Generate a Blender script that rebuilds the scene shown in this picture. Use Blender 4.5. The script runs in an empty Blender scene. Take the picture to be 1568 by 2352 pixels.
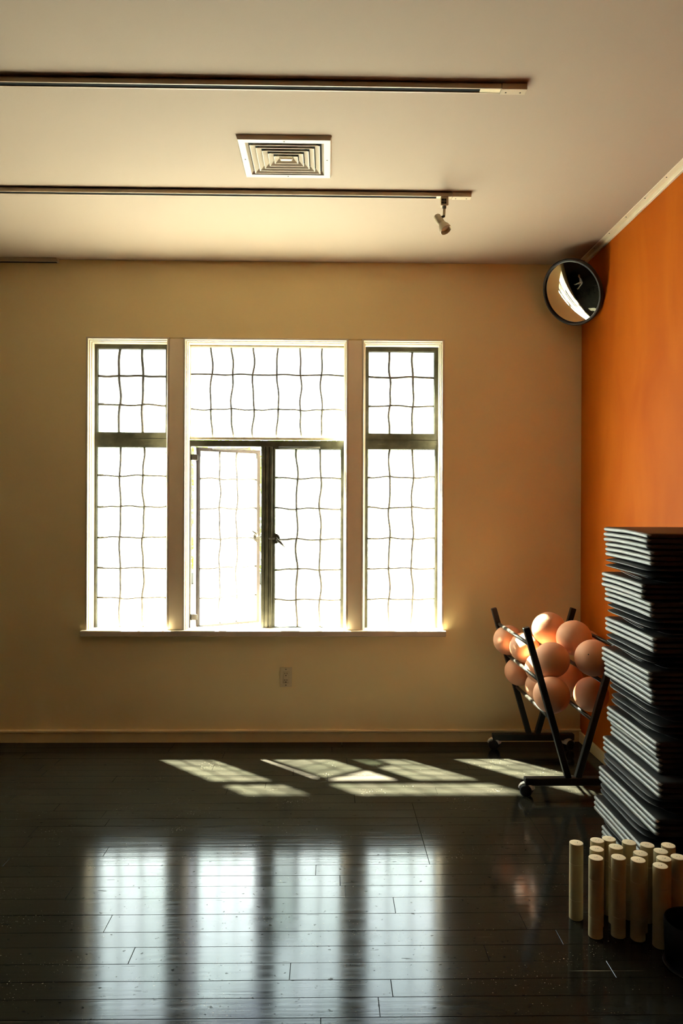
import bpy, bmesh, math, random
from mathutils import Vector, Matrix, Quaternion

S = bpy.context.scene
C = S.collection
R = random.Random(7)

# ------------------------------------------------------------------ camera
F = 1700.0                      # focal length in pixels of a 1568 x 2352 frame
CX, CY = 784.0, 1170.0          # principal point
YAW, ROLL = math.radians(1.05), math.radians(0.22)
EYE = Vector((0.0, 0.0, 1.38))
FWD = Vector((math.sin(YAW), math.cos(YAW), 0))
_r0 = Vector((math.cos(YAW), -math.sin(YAW), 0))
RGT = _r0 * math.cos(ROLL) + Vector((0, 0, 1)) * math.sin(ROLL)
UPV = Vector((0, 0, 1)) * math.cos(ROLL) - _r0 * math.sin(ROLL)

cam_data = bpy.data.cameras.new('camera')
cam = bpy.data.objects.new('camera', cam_data)
C.objects.link(cam)
cam_data.sensor_fit = 'VERTICAL'
cam_data.sensor_height = 36.0
cam_data.lens = F / 2352 * 36.0
cam_data.shift_y = -(1176 - CY) / 2352.0
cam_data.clip_start = 0.02
cam.matrix_world = Matrix(((RGT.x, UPV.x, -FWD.x, EYE.x), (RGT.y, UPV.y, -FWD.y, EYE.y),
                           (RGT.z, UPV.z, -FWD.z, EYE.z), (0, 0, 0, 1)))
S.camera = cam

# ------------------------------------------------------------------ daylight
world = bpy.data.worlds.new('daylight'); S.world = world
world.use_nodes = True
bg = world.node_tree.nodes['Background']
bg.inputs[0].default_value = (0.88, 0.95, 1.0, 1)
bg.inputs[1].default_value = 5.0

sun_d = bpy.data.lights.new('sun', 'SUN')
sun_d.energy = 300.0
sun_d.angle = math.radians(1.4)
sun_d.color = (1.0, 0.95, 0.86)
sun = bpy.data.objects.new('sun', sun_d); C.objects.link(sun)
SUN_DIR = Vector((0.385, -0.364, -0.848)).normalized()
sun.rotation_euler = SUN_DIR.to_track_quat('-Z', 'Y').to_euler()
sun.location = (-4, 9, 9)

S.view_settings.view_transform = 'Standard'
S.view_settings.look = 'None'
S.view_settings.exposure = 1.12
S.view_settings.gamma = 1.0
S.view_settings.use_curve_mapping = False
S.cycles.max_bounces = 14
S.cycles.diffuse_bounces = 7
S.cycles.glossy_bounces = 6
S.cycles.transmission_bounces = 8
S.cycles.transparent_max_bounces = 16
S.cycles.sample_clamp_indirect = 12.0

# ------------------------------------------------------------------ where pixels of the photo lie on real planes
def ray(px, py):
    return FWD + RGT * ((px - CX) / F) + UPV * ((CY - py) / F)
def atY(px, py, Y):
    d = ray(px, py); return EYE + d * (Y / d.y)
def atZ(px, py, Z):
    d = ray(px, py); return EYE + d * ((Z - EYE.z) / d.z)
def atX(px, py, X):
    d = ray(px, py); return EYE + d * (X / d.x)

D = 4.40                        # room face of the window wall
YS = D + 0.09                   # room face of the steel sashes
XR = atY(1334, 1100, D).x       # right wall
XL = -11.0                      # left wall, outside the frame
YB = -5.5                       # rear wall, behind the camera
ZC = atY(784, 603, D).z         # ceiling

# ------------------------------------------------------------------ materials
def new_mat(name):
    m = bpy.data.materials.new(name); m.use_nodes = True
    nt = m.node_tree
    return m, nt, nt.nodes['Principled BSDF']
def N(nt, kind, **kw):
    n = nt.nodes.new(kind)
    for k, v in kw.items():
        if k in n.inputs: n.inputs[k].default_value = v
        else: setattr(n, k, v)
    return n
def paint(name, col, rough=0.6, spec=0.3, metal=0.0, var=0.06, scale=6.0, bump=0.0, bscale=60.0):
    """plain paint with a little cloudy variation and fine relief"""
    m, nt, p = new_mat(name)
    p.inputs['Roughness'].default_value = rough
    p.inputs['Specular IOR Level'].default_value = spec
    p.inputs['Metallic'].default_value = metal
    tc = N(nt, 'ShaderNodeTexCoord')
    no = N(nt, 'ShaderNodeTexNoise', Scale=scale, Detail=4.0)
    nt.links.new(tc.outputs['Object'], no.inputs['Vector'])
    ra = N(nt, 'ShaderNodeValToRGB')
    a = [c * (1 - var) for c in col]; b = [min(1, c * (1 + var)) for c in col]
    ra.color_ramp.elements[0].position = 0.3; ra.color_ramp.elements[0].color = (*a, 1)
    ra.color_ramp.elements[1].position = 0.7; ra.color_ramp.elements[1].color = (*b, 1)
    nt.links.new(no.outputs['Fac'], ra.inputs['Fac'])
    nt.links.new(ra.outputs['Color'], p.inputs['Base Color'])
    if bump:
        n2 = N(nt, 'ShaderNodeTexNoise', Scale=bscale, Detail=3.0)
        nt.links.new(tc.outputs['Object'], n2.inputs['Vector'])
        bu = N(nt, 'ShaderNodeBump', Strength=bump, Distance=0.002)
        nt.links.new(n2.outputs['Fac'], bu.inputs['Height'])
        nt.links.new(bu.outputs['Normal'], p.inputs['Normal'])
    return m

M = {}
M['wall'] = paint('tan wall paint', (0.93, 0.77, 0.41), 0.75, 0.2, var=0.03, scale=1.5, bump=0.15, bscale=180)
M['rear'] = paint('dark brown wall paint', (0.10, 0.075, 0.05), 0.75, 0.2, var=0.03, scale=1.5)
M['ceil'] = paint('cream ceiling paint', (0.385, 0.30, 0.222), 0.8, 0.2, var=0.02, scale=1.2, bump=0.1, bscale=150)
M['trim'] = paint('cream trim gloss', (0.66, 0.56, 0.42), 0.4, 0.45, var=0.05, scale=9, bump=0.1)
M['post'] = paint('tan post paint', (0.93, 0.80, 0.58), 0.55, 0.3, var=0.03)
M['base'] = paint('olive cream baseboard', (0.80, 0.66, 0.36), 0.5, 0.35, var=0.05)
M['steel'] = paint('dark green black window steel', (0.075, 0.075, 0.050), 0.45, 0.4, var=0.35, scale=18, bump=0.2)
M['steel_open'] = paint('window steel tinted for sun', (0.030, 0.022, 0.018), 0.55, 0.3, var=0.3, scale=18, bump=0.2)  # the window steel again, its brown put in for sunlight on the open sash
M['lead'] = paint('dull lead', (0.13, 0.115, 0.10), 0.55, 0.4, var=0.35, scale=30)
M['putty'] = paint('cream putty frame', (0.72, 0.66, 0.5), 0.6, 0.3, var=0.15, scale=25, bump=0.3)
M['iron'] = paint('dark bronze ironmongery', (0.05, 0.043, 0.03), 0.42, 0.5, metal=0.4, var=0.25, scale=40)
M['track'] = paint('cream track enamel', (0.50, 0.40, 0.26), 0.4, 0.4, var=0.03)
M['slot'] = paint('black slot', (0.006, 0.006, 0.006), 0.8, 0.1, var=0.1)
M['vent'] = paint('cream vent enamel', (0.56, 0.46, 0.33), 0.45, 0.35, var=0.03)
M['plastic'] = paint('ivory plastic', (0.78, 0.66, 0.40), 0.35, 0.45, var=0.03)
M['black'] = paint('black powder coat', (0.008, 0.0075, 0.006), 0.42, 0.4, var=0.2, scale=20, bump=0.1, bscale=300)
M['rod'] = paint('satin dark metal rod', (0.05, 0.045, 0.035), 0.32, 0.6, metal=0.5, var=0.2, scale=20)
M['rubber'] = paint('black rubber', (0.006, 0.006, 0.006), 0.5, 0.4, var=0.2)
M['wheel'] = paint('scuffed white caster plastic', (0.55, 0.53, 0.48), 0.35, 0.5, var=0.15, scale=40)
M['ball'] = paint('peach rubber', (0.68, 0.325, 0.175), 0.62, 0.25, var=0.05, scale=10, bump=0.12, bscale=260)
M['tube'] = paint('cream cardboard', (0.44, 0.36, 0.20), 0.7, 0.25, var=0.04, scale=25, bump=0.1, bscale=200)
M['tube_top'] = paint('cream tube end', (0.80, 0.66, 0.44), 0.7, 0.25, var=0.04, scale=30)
M['pencil'] = paint('grey pencil', (0.16, 0.13, 0.09), 0.7, 0.2)
M['mat_light'] = paint('grey vinyl piping', (0.185, 0.185, 0.172), 0.42, 0.35, var=0.12, scale=14, bump=0.15, bscale=120)
M['mat_dark'] = paint('charcoal vinyl mat', (0.011, 0.0115, 0.011), 0.48, 0.22, var=0.2, scale=14, bump=0.15, bscale=120)
M['crown'] = paint('cream crown strip', (0.72, 0.62, 0.45), 0.5, 0.3, var=0.05, scale=12)
M['lamp_glass'] = paint('pale lamp glass', (0.75, 0.68, 0.55), 0.12, 0.7, var=0.02)
M['ground'] = paint('pale concrete', (0.105, 0.103, 0.093), 0.85, 0.2, var=0.06, scale=2)
M['kerb'] = paint('dark kerb stone', (0.035, 0.04, 0.04), 0.8, 0.2)
M['outside'] = paint('white exterior render', (0.72, 0.72, 0.66), 0.85, 0.2, var=0.04)

def orange_wall():
    m, nt, p = new_mat('mottled orange plaster')
    p.inputs['Roughness'].default_value = 0.7; p.inputs['Specular IOR Level'].default_value = 0.1
    tc = N(nt, 'ShaderNodeTexCoord')
    mp = N(nt, 'ShaderNodeMapping'); mp.inputs['Scale'].default_value = (1, 1.4, 0.55)
    nt.links.new(tc.outputs['Object'], mp.inputs['Vector'])
    no = N(nt, 'ShaderNodeTexNoise', Scale=3.2, Detail=6.0, Distortion=0.6)
    nt.links.new(mp.outputs['Vector'], no.inputs['Vector'])
    ra = N(nt, 'ShaderNodeValToRGB')
    ra.color_ramp.elements[0].position = 0.25; ra.color_ramp.elements[0].color = (0.41, 0.080, 0.002, 1)
    ra.color_ramp.elements[1].position = 0.8; ra.color_ramp.elements[1].color = (0.51, 0.122, 0.005, 1)
    nt.links.new(no.outputs['Fac'], ra.inputs['Fac'])
    nt.links.new(ra.outputs['Color'], p.inputs['Base Color'])
    return m
M['orange'] = orange_wall()

def plank_mat():
    """black painted boards: blue-ish gloss, streaks along the board, worn specks and scratches"""
    m, nt, p = new_mat('black gloss floor paint')
    L = nt.links.new
    tc = N(nt, 'ShaderNodeTexCoord'); oi = N(nt, 'ShaderNodeObjectInfo')
    geo = N(nt, 'ShaderNodeNewGeometry')
    def noise(sc, vec, det=4.0, dist=0.0):
        mp = N(nt, 'ShaderNodeMapping'); mp.inputs['Scale'].default_value = sc
        L(geo.outputs['Position'], mp.inputs['Vector'])
        n = N(nt, 'ShaderNodeTexNoise', Scale=1.0, Detail=det, Distortion=dist)
        L(mp.outputs['Vector'], n.inputs['Vector']); return n
    streak = noise((2.2, 70, 1), None, 5.0)
    speck = noise((150, 190, 1), None, 2.0); clus = noise((4, 9, 1), None, 3.0)
    scr = noise((1.6, 150, 1), None, 3.0, 0.3)
    cloud = noise((3, 5, 1), None, 4.0)
    sp = N(nt, 'ShaderNodeValToRGB')
    sp.color_ramp.elements[0].position = 0.905; sp.color_ramp.elements[0].color = (0, 0, 0, 1)
    sp.color_ramp.elements[1].position = 0.94; sp.color_ramp.elements[1].color = (1, 1, 1, 1)
    ca = N(nt, 'ShaderNodeMath', operation='MULTIPLY_ADD'); L(clus.outputs['Fac'], ca.inputs[0]); ca.inputs[1].default_value = 0.35; L(speck.outputs['Fac'], ca.inputs[2])
    L(ca.outputs[0], sp.inputs['Fac'])
    sc = N(nt, 'ShaderNodeValToRGB')
    sc.color_ramp.elements[0].position = 0.74; sc.color_ramp.elements[0].color = (0, 0, 0, 1)
    sc.color_ramp.elements[1].position = 0.79; sc.color_ramp.elements[1].color = (1, 1, 1, 1)
    L(scr.outputs['Fac'], sc.inputs['Fac'])
    mx = N(nt, 'ShaderNodeMath', operation='MAXIMUM')
    L(sp.outputs['Color'], mx.inputs[0]); L(sc.outputs['Color'], mx.inputs[1])
    base = N(nt, 'ShaderNodeValToRGB')
    base.color_ramp.elements[0].position = 0.3; base.color_ramp.elements[0].color = (0.0075, 0.0071, 0.0051, 1)
    base.color_ramp.elements[1].position = 0.7; base.color_ramp.elements[1].color = (0.0162, 0.0152, 0.0108, 1)
    L(cloud.outputs['Fac'], base.inputs['Fac'])
    mix = N(nt, 'ShaderNodeMix', data_type='RGBA')
    L(mx.outputs[0], mix.inputs[0]); L(base.outputs['Color'], mix.inputs[6])
    mix.inputs[7].default_value = (0.34, 0.29, 0.19, 1)
    L(mix.outputs[2], p.inputs['Base Color'])
    # gouges and worn spots where the gloss is gone
    gouge = noise((9, 75, 1), None, 3.0, 0.4); dull = noise((45, 60, 1), None, 3.0)
    g1 = N(nt, 'ShaderNodeMapRange'); g1.inputs['From Min'].default_value = 0.70; g1.inputs['From Max'].default_value = 0.74
    L(gouge.outputs['Fac'], g1.inputs['Value'])
    g2 = N(nt, 'ShaderNodeMapRange'); g2.inputs['From Min'].default_value = 0.66; g2.inputs['From Max'].default_value = 0.72
    L(dull.outputs['Fac'], g2.inputs['Value'])
    gm = N(nt, 'ShaderNodeMath', operation='MAXIMUM'); L(g1.outputs[0], gm.inputs[0]); L(g2.outputs[0], gm.inputs[1])
    sl = N(nt, 'ShaderNodeMapRange'); sl.inputs['To Min'].default_value = 0.155; sl.inputs['To Max'].default_value = 0.03
    L(gm.outputs[0], sl.inputs['Value']); L(sl.outputs[0], p.inputs['Specular IOR Level'])
    ro = N(nt, 'ShaderNodeMapRange'); ro.inputs['To Min'].default_value = 0.04; ro.inputs['To Max'].default_value = 0.20
    L(streak.outputs['Fac'], ro.inputs['Value']); L(ro.outputs[0], p.inputs['Roughness'])
    p.inputs['IOR'].default_value = 1.52
    p.inputs['Specular Tint'].default_value = (0.50, 0.68, 1.0, 1)
    ad = N(nt, 'ShaderNodeMath', operation='ADD'); L(streak.outputs['Fac'], ad.inputs[0]); L(cloud.outputs['Fac'], ad.inputs[1])
    bu = N(nt, 'ShaderNodeBump', Strength=0.18, Distance=0.001)
    L(ad.outputs[0], bu.inputs['Height']); L(bu.outputs['Normal'], p.inputs['Normal'])
    return m
M['plank'] = plank_mat()

def glass_mats():
    m = bpy.data.materials.new('rippled obscure glass'); m.use_nodes = True
    nt = m.node_tree; nt.nodes.clear(); L = nt.links.new
    out = N(nt, 'ShaderNodeOutputMaterial')
    tc = N(nt, 'ShaderNodeTexCoord'); oi = N(nt, 'ShaderNodeObjectInfo')
    mp = N(nt, 'ShaderNodeMapping'); mp.inputs['Scale'].default_value = (30, 30, 75)
    L(tc.outputs['Object'], mp.inputs['Vector'])
    no = N(nt, 'ShaderNodeTexNoise', Scale=1.0, Detail=3.0); L(mp.outputs['Vector'], no.inputs['Vector'])
    bu = N(nt, 'ShaderNodeBump', Strength=0.5, Distance=0.003); L(no.outputs['Fac'], bu.inputs['Height'])
    col = N(nt, 'ShaderNodeValToRGB')
    col.color_ramp.elements[0].color = (0.74, 0.80, 0.72, 1); col.color_ramp.elements[1].color = (0.86, 0.87, 0.83, 1)
    L(oi.outputs['Random'], col.inputs['Fac'])
    tc2 = N(nt, 'ShaderNodeMix', data_type='RGBA', blend_type='MULTIPLY'); tc2.inputs[0].default_value = 1.0; tc2.inputs[7].default_value = (0.40, 0.44, 0.48, 1)
    L(col.outputs['Color'], tc2.inputs[6])
    tl = N(nt, 'ShaderNodeBsdfTranslucent'); L(tc2.outputs[2], tl.inputs['Color']); L(bu.outputs['Normal'], tl.inputs['Normal'])
    tr = N(nt, 'ShaderNodeBsdfTransparent'); L(col.outputs['Color'], tr.inputs['Color'])
    gl = N(nt, 'ShaderNodeBsdfGlossy', Roughness=0.15); L(bu.outputs['Normal'], gl.inputs['Normal'])
    m1 = N(nt, 'ShaderNodeMixShader'); m1.inputs[0].default_value = 0.44
    L(tl.outputs[0], m1.inputs[1]); L(tr.outputs[0], m1.inputs[2])
    m2 = N(nt, 'ShaderNodeMixShader'); m2.inputs[0].default_value = 0.05
    L(m1.outputs[0], m2.inputs[1]); L(gl.outputs[0], m2.inputs[2])
    L(m2.outputs[0], out.inputs['Surface'])
    c = bpy.data.materials.new('clear glass body'); c.use_nodes = True
    nt = c.node_tree; nt.nodes.clear()
    out = N(nt, 'ShaderNodeOutputMaterial'); tr = N(nt, 'ShaderNodeBsdfTransparent')
    tr.inputs['Color'].default_value = (0.97, 0.99, 0.96, 1)
    nt.links.new(tr.outputs[0], out.inputs['Surface'])
    return m, c
M['glass'], M['clear'] = glass_mats()

def mirror_mat():
    m, nt, p = new_mat('convex mirror silver')
    p.inputs['Base Color'].default_value = (0.86, 0.84, 0.78, 1); p.inputs['Metallic'].default_value = 1.0
    p.inputs['Roughness'].default_value = 0.03
    return m
M['mirror'] = mirror_mat()
def leaf_mat():
    m, nt, p = new_mat('yellow green leaf')
    oi = N(nt, 'ShaderNodeTexCoord'); no = N(nt, 'ShaderNodeTexNoise', Scale=2.0)
    nt.links.new(oi.outputs['Object'], no.inputs['Vector'])
    ra = N(nt, 'ShaderNodeValToRGB')
    ra.color_ramp.elements[0].position = 0.35; ra.color_ramp.elements[0].color = (0.11, 0.20, 0.025, 1)
    ra.color_ramp.elements[1].position = 0.65; ra.color_ramp.elements[1].color = (0.30, 0.38, 0.06, 1)
    nt.links.new(no.outputs['Fac'], ra.inputs['Fac']); nt.links.new(ra.outputs['Color'], p.inputs['Base Color'])
    p.inputs['Roughness'].default_value = 0.6
    return m
M['leaf'] = leaf_mat()
M['bark'] = paint('brown bark', (0.12, 0.08, 0.05), 0.9, 0.1)

# ------------------------------------------------------------------ object helpers
def tag(o, label=None, cat=None, group=None, kind=None):
    if label: o['label'] = label
    if cat: o['category'] = cat
    if group: o['group'] = group
    if kind: o['kind'] = kind
    return o
def link(name, me, parent=None, loc=None, rot=None):
    o = bpy.data.objects.new(name, me); C.objects.link(o)
    if parent: o.parent = parent
    if loc is not None: o.location = loc
    if rot is not None: o.rotation_euler = rot
    return o
def empty(name, loc=(0, 0, 0), rot=(0, 0, 0)):
    o = bpy.data.objects.new(name, None); C.objects.link(o)
    o.location = loc; o.rotation_euler = rot; o.empty_display_size = 0.1
    return o

class B:
    """collects shapes into one bmesh"""
    def __init__(s): s.bm = bmesh.new()
    def box(s, x0, x1, y0, y1, z0, z1, bev=0.0, mi=0):
        t = bmesh.new()
        bmesh.ops.create_cube(t, size=1.0)
        for v in t.verts:
            v.co = Vector(((x0 + x1) / 2 + v.co.x * (x1 - x0), (y0 + y1) / 2 + v.co.y * (y1 - y0), (z0 + z1) / 2 + v.co.z * (z1 - z0)))
        if bev: bmesh.ops.bevel(t, geom=list(t.edges), offset=bev, segments=1, affect='EDGES')
        s.merge(t, mi)
        return s
    def merge(s, t, mi=0, mat=None):
        if mat is not None: bmesh.ops.transform(t, matrix=mat, verts=t.verts)
        mp = {}
        for v in t.verts: mp[v] = s.bm.verts.new(v.co)
        for f in t.faces:
            try:
                nf = s.bm.faces.new([mp[v] for v in f.verts]); nf.material_index = mi; nf.smooth = f.smooth
            except ValueError: pass
        t.free()
    def obox(s, a, b, wu, wv, u=None, bev=0.0):
        """square bar from a to b; wu wide along u, wv thick across it"""
        a, b = Vector(a), Vector(b); w = (b - a); ln = w.length; w.normalize()
        if u is None: u = Vector((1, 0, 0)) if abs(w.x) < 0.9 else Vector((0, 1, 0))
        u = Vector(u); u = (u - w * u.dot(w)).normalized(); v = w.cross(u)
        t = bmesh.new(); bmesh.ops.create_cube(t, size=1.0)
        if bev:
            for q in t.verts: q.co = Vector((q.co.x * wu, q.co.y * wv, q.co.z * ln))
            bmesh.ops.bevel(t, geom=list(t.edges), offset=bev, segments=1, affect='EDGES')
            m = Matrix((u, v, w)).transposed().to_4x4()
        else:
            m = Matrix((u * wu, v * wv, w * ln)).transposed().to_4x4()
        m.translation = (a + b) / 2
        s.merge(t, 0, m); return s
    def tube(s, pts, r, n=8, r2=None, cap=True, mi=0, flat=None):
        """round tube along points; r may be a list; flat=(axis, factor) squashes the section"""
        pts = [Vector(p) for p in pts]; rings = []
        rs = r if isinstance(r, (list, tuple)) else [r] * len(pts)
        up = None
        for i, p in enumerate(pts):
            t = (pts[min(i + 1, len(pts) - 1)] - pts[max(i - 1, 0)]).normalized()
            if up is None:
                up = Vector((0, 1, 0)) if abs(t.y) < 0.9 else Vector((1, 0, 0))
            a = (up - t * up.dot(t)).normalized(); b = t.cross(a); up = a
            rings.append([s.bm.verts.new(p + a * math.cos(2 * math.pi * k / n) * rs[i] * (flat or 1.0) + b * math.sin(2 * math.pi * k / n) * rs[i]) for k in range(n)])
        for i in range(len(rings) - 1):
            for k in range(n):
                f = s.bm.faces.new([rings[i][k], rings[i][(k + 1) % n], rings[i + 1][(k + 1) % n], rings[i + 1][k]])
                f.smooth = True; f.material_index = mi
        if cap:
            f = s.bm.faces.new(rings[0][::-1]); f.material_index = mi
            f = s.bm.faces.new(rings[-1]); f.material_index = mi
        return s
    def lathe(s, prof, n=32, mi=0, mat=None):
        """profile of (radius, z) turned about Z"""
        t = bmesh.new(); rings = []
        for r, z in prof:
            if r < 1e-6: rings.append([t.verts.new((0, 0, z))])
            else: rings.append([t.verts.new((r * math.cos(2 * math.pi * k / n), r * math.sin(2 * math.pi * k / n), z)) for k in range(n)])
        for i in range(len(rings) - 1):
            a, b = rings[i], rings[i + 1]
            for k in range(n):
                k2 = (k + 1) % n
                if len(a) == 1 and len(b) == 1: continue
                if len(a) == 1: f = t.faces.new([a[0], b[k2], b[k]])
                elif len(b) == 1: f = t.faces.new([a[k], a[k2], b[0]])
                else: f = t.faces.new([a[k], a[k2], b[k2], b[k]])
                f.smooth = True
        s.merge(t, mi, mat); return s
    def poly(s, pts, y0, y1, mi=0):
        """outline in X,Z extruded between two Y"""
        a = [s.bm.verts.new((x, y0, z)) for x, z in pts]; b = [s.bm.verts.new((x, y1, z)) for x, z in pts]
        f = s.bm.faces.new(a); f.material_index = mi
        f = s.bm.faces.new(b[::-1]); f.material_index = mi
        n = len(pts)
        for k in range(n):
            f = s.bm.faces.new([a[(k + 1) % n], a[k], b[k], b[(k + 1) % n]]); f.material_index = mi
        return s
    def ring(s, o, i, y0, y1):
        """rectangular frame: outer (x0,x1,z0,z1), inner (x0,x1,z0,z1), between y0 and y1"""
        def c(r): return [(r[0], r[2]), (r[1], r[2]), (r[1], r[3]), (r[0], r[3])]
        V = [[s.bm.verts.new((x, y, z)) for x, z in c(r)] for r, y in ((o, y0), (i, y0), (i, y1), (o, y1))]
        for q in range(4):
            A, Bq = V[q], V[(q + 1) % 4]
            for k in range(4):
                s.bm.faces.new([A[k], A[(k + 1) % 4], Bq[(k + 1) % 4], Bq[k]])
        return s
    def mesh(s, name, mats, sharp=None):
        bmesh.ops.recalc_face_normals(s.bm, faces=s.bm.faces[:])
        me = bpy.data.meshes.new(name)
        if sharp is not None:
            for e in s.bm.edges:
                if len(e.link_faces) == 2 and e.calc_face_angle(0) > sharp: e.smooth = False
        s.bm.to_mesh(me); s.bm.free()
        for m in (mats if isinstance(mats, (list, tuple)) else [mats]): me.materials.append(m)
        return me
    def obj(s, name, mats, parent=None, sharp=None, loc=None, rot=None):
        return link(name, s.mesh(name, mats, sharp), parent, loc, rot)
def structure(o): return tag(o, kind='structure')

# ------------------------------------------------------------------ room shell
OX0, OX1 = atY(197, 1100, D).x, atY(1019, 1100, D).x
OZ0, OZ1 = atY(606, 1447, D).z, atY(606, 777, D).z
YO = D + 0.175                   # outer face of the window wall
b = B()
b.box(XL - .2, OX0, D, YO, -0.3, ZC + .2); b.box(OX1, XR + .2, D, YO, -0.3, ZC + .2)
b.box(OX0, OX1, D, YO, -0.3, OZ0 - 0.03); b.box(OX0, OX1, D, YO, OZ1, ZC + .2)
structure(b.obj('wall_back', M['wall']))
structure(B().box(XR, XR + .2, YB - .2, D, -0.3, ZC + .2).obj('wall_right', M['orange']))
structure(B().box(XL - .2, XL, YB - .2, D, -0.3, ZC + .2).obj('wall_left', M['rear']))
structure(B().box(XL, XR, YB - .2, YB, -0.3, ZC + .2).obj('wall_front', M['rear']))
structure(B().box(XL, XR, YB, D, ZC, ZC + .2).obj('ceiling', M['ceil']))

# floor: boards run left to right; the bare slab carries on behind the camera
floor = structure(B().box(XL, XR, YB, D, -0.16, -0.022).box(XL, XR, YB, 0.9, -0.022, 0.0).box(XL, -3.6, 0.9, D, -0.022, 0.0).obj('floor', M['plank']))
y = D; rows = []
wr = random.Random(11)
while y > 0.92:
    w = wr.choice((0.078, 0.086, 0.09, 0.104, 0.083)); rows.append((max(0.9, y - w), y)); y -= w
XP = -3.6                       # single boards are laid this far; beyond it the slab carries on
hx0, hx1 = atZ(948, 1850, 0).x, atZ(1198, 1850, 0).x      # a patched rectangle of boards in front of the cart
for (ya, yb) in rows:
    ym = (ya + yb) / 2
    if 2.86 < ym < 3.45:
        cuts = [XP, XP + wr.uniform(.6, 1.6), wr.uniform(-1.3, -0.6), hx0, hx1, XR]
    else:
        cuts = [XP]; x = XP + wr.uniform(.3, 1.6)
        while x < XR - .35: cuts.append(x); x += wr.uniform(0.9, 1.9)
        cuts.append(XR)
    for a, c in zip(cuts[:-1], cuts[1:]):
        h = wr.uniform(-0.0005, 0.0)
        B().box(a + .0006, c - .0006, ya + .0006, yb - .0006, -0.022, h, bev=0.0007).obj('plank', M['plank'], floor)

# baseboards
bb = B(); zt = atY(600, 1675, D).z
bb.poly([(0, 0), (0.014, 0), (0.014, zt - .016), (0.020, zt - .012), (0.020, zt - .004), (0.015, zt), (0, zt)], XL, XR)
me = bb.mesh('baseboard_back', M['base'])
me.transform(Matrix(((0, 1, 0, 0), (-1, 0, 0, D), (0, 0, 1, 0), (0, 0, 0, 1))))
structure(link('baseboard_back', me))
bb = B(); bb.box(XR - .014, XR, YB, D - .02, 0, zt - .01, bev=.003)
structure(bb.obj('baseboard_right', M['base']))
# strip where the orange wall meets the ceiling, with nail heads
cr = B(); cr.box(XR - .016, XR, YB, D - 0.10, ZC - .022, ZC, bev=.003); cr.box(XR - .044, XR - .015, YB, D - 0.10, ZC - .005, ZC, bev=.0015)
crown = structure(cr.obj('trim_1', M['crown']))
for k in range(9):
    B().lathe([(0, 0), (.003, 0), (.003, .0015), (0, .002)], 8).obj('nail_head', M['slot'], crown, loc=(XR - .034, D - .3 - k * .22, ZC - .0066))

# ------------------------------------------------------------------ window bays
def P(px, py): 
    v = atY(px, py, YS); return v.x, v.z
def Wx(px): return atY(px, 1100, D).x
MOULD = [(0, .002), (0, -.004), (.010, -.006), (.013, -.002), (.013, .012), (.018, .014), (.018, .034), (.0235, .038), (.0235, .084), (0, .084)]
def moulding(x0, x1, z0, z1, parent):
    bm = B(); n = len(MOULD)
    def ringpts(k):
        out = []
        for ins, dy in MOULD:
            x = (x0 + ins) if k in (0, 1) else (x1 - ins)
            z = z0 if k in (0, 3) else z1 - ins
            out.append(bm.bm.verts.new((x, D + dy, z)))
        return out
    rg = [ringpts(k) for k in range(4)]
    for a, c in zip(rg[:-1], rg[1:]):
        for q in range(n): bm.bm.faces.new([a[q], a[(q + 1) % n], c[(q + 1) % n], c[q]])
    bm.bm.faces.new(rg[0]); bm.bm.faces.new(rg[-1][::-1])
    return bm.obj('moulding', M['trim'], parent)

def wob(rr, amp, period):
    p1, p2 = rr.uniform(0, 6.28), rr.uniform(0, 6.28); a1 = amp * rr.uniform(.5, 1.0); a2 = amp * rr.uniform(.2, .5)
    f1 = 2 * math.pi / (period * rr.uniform(1.6, 2.4)); f2 = 2 * math.pi / (period * rr.uniform(.8, 1.2))
    return lambda t: a1 * math.sin(f1 * t + p1) + a2 * math.sin(f2 * t + p2)

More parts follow.
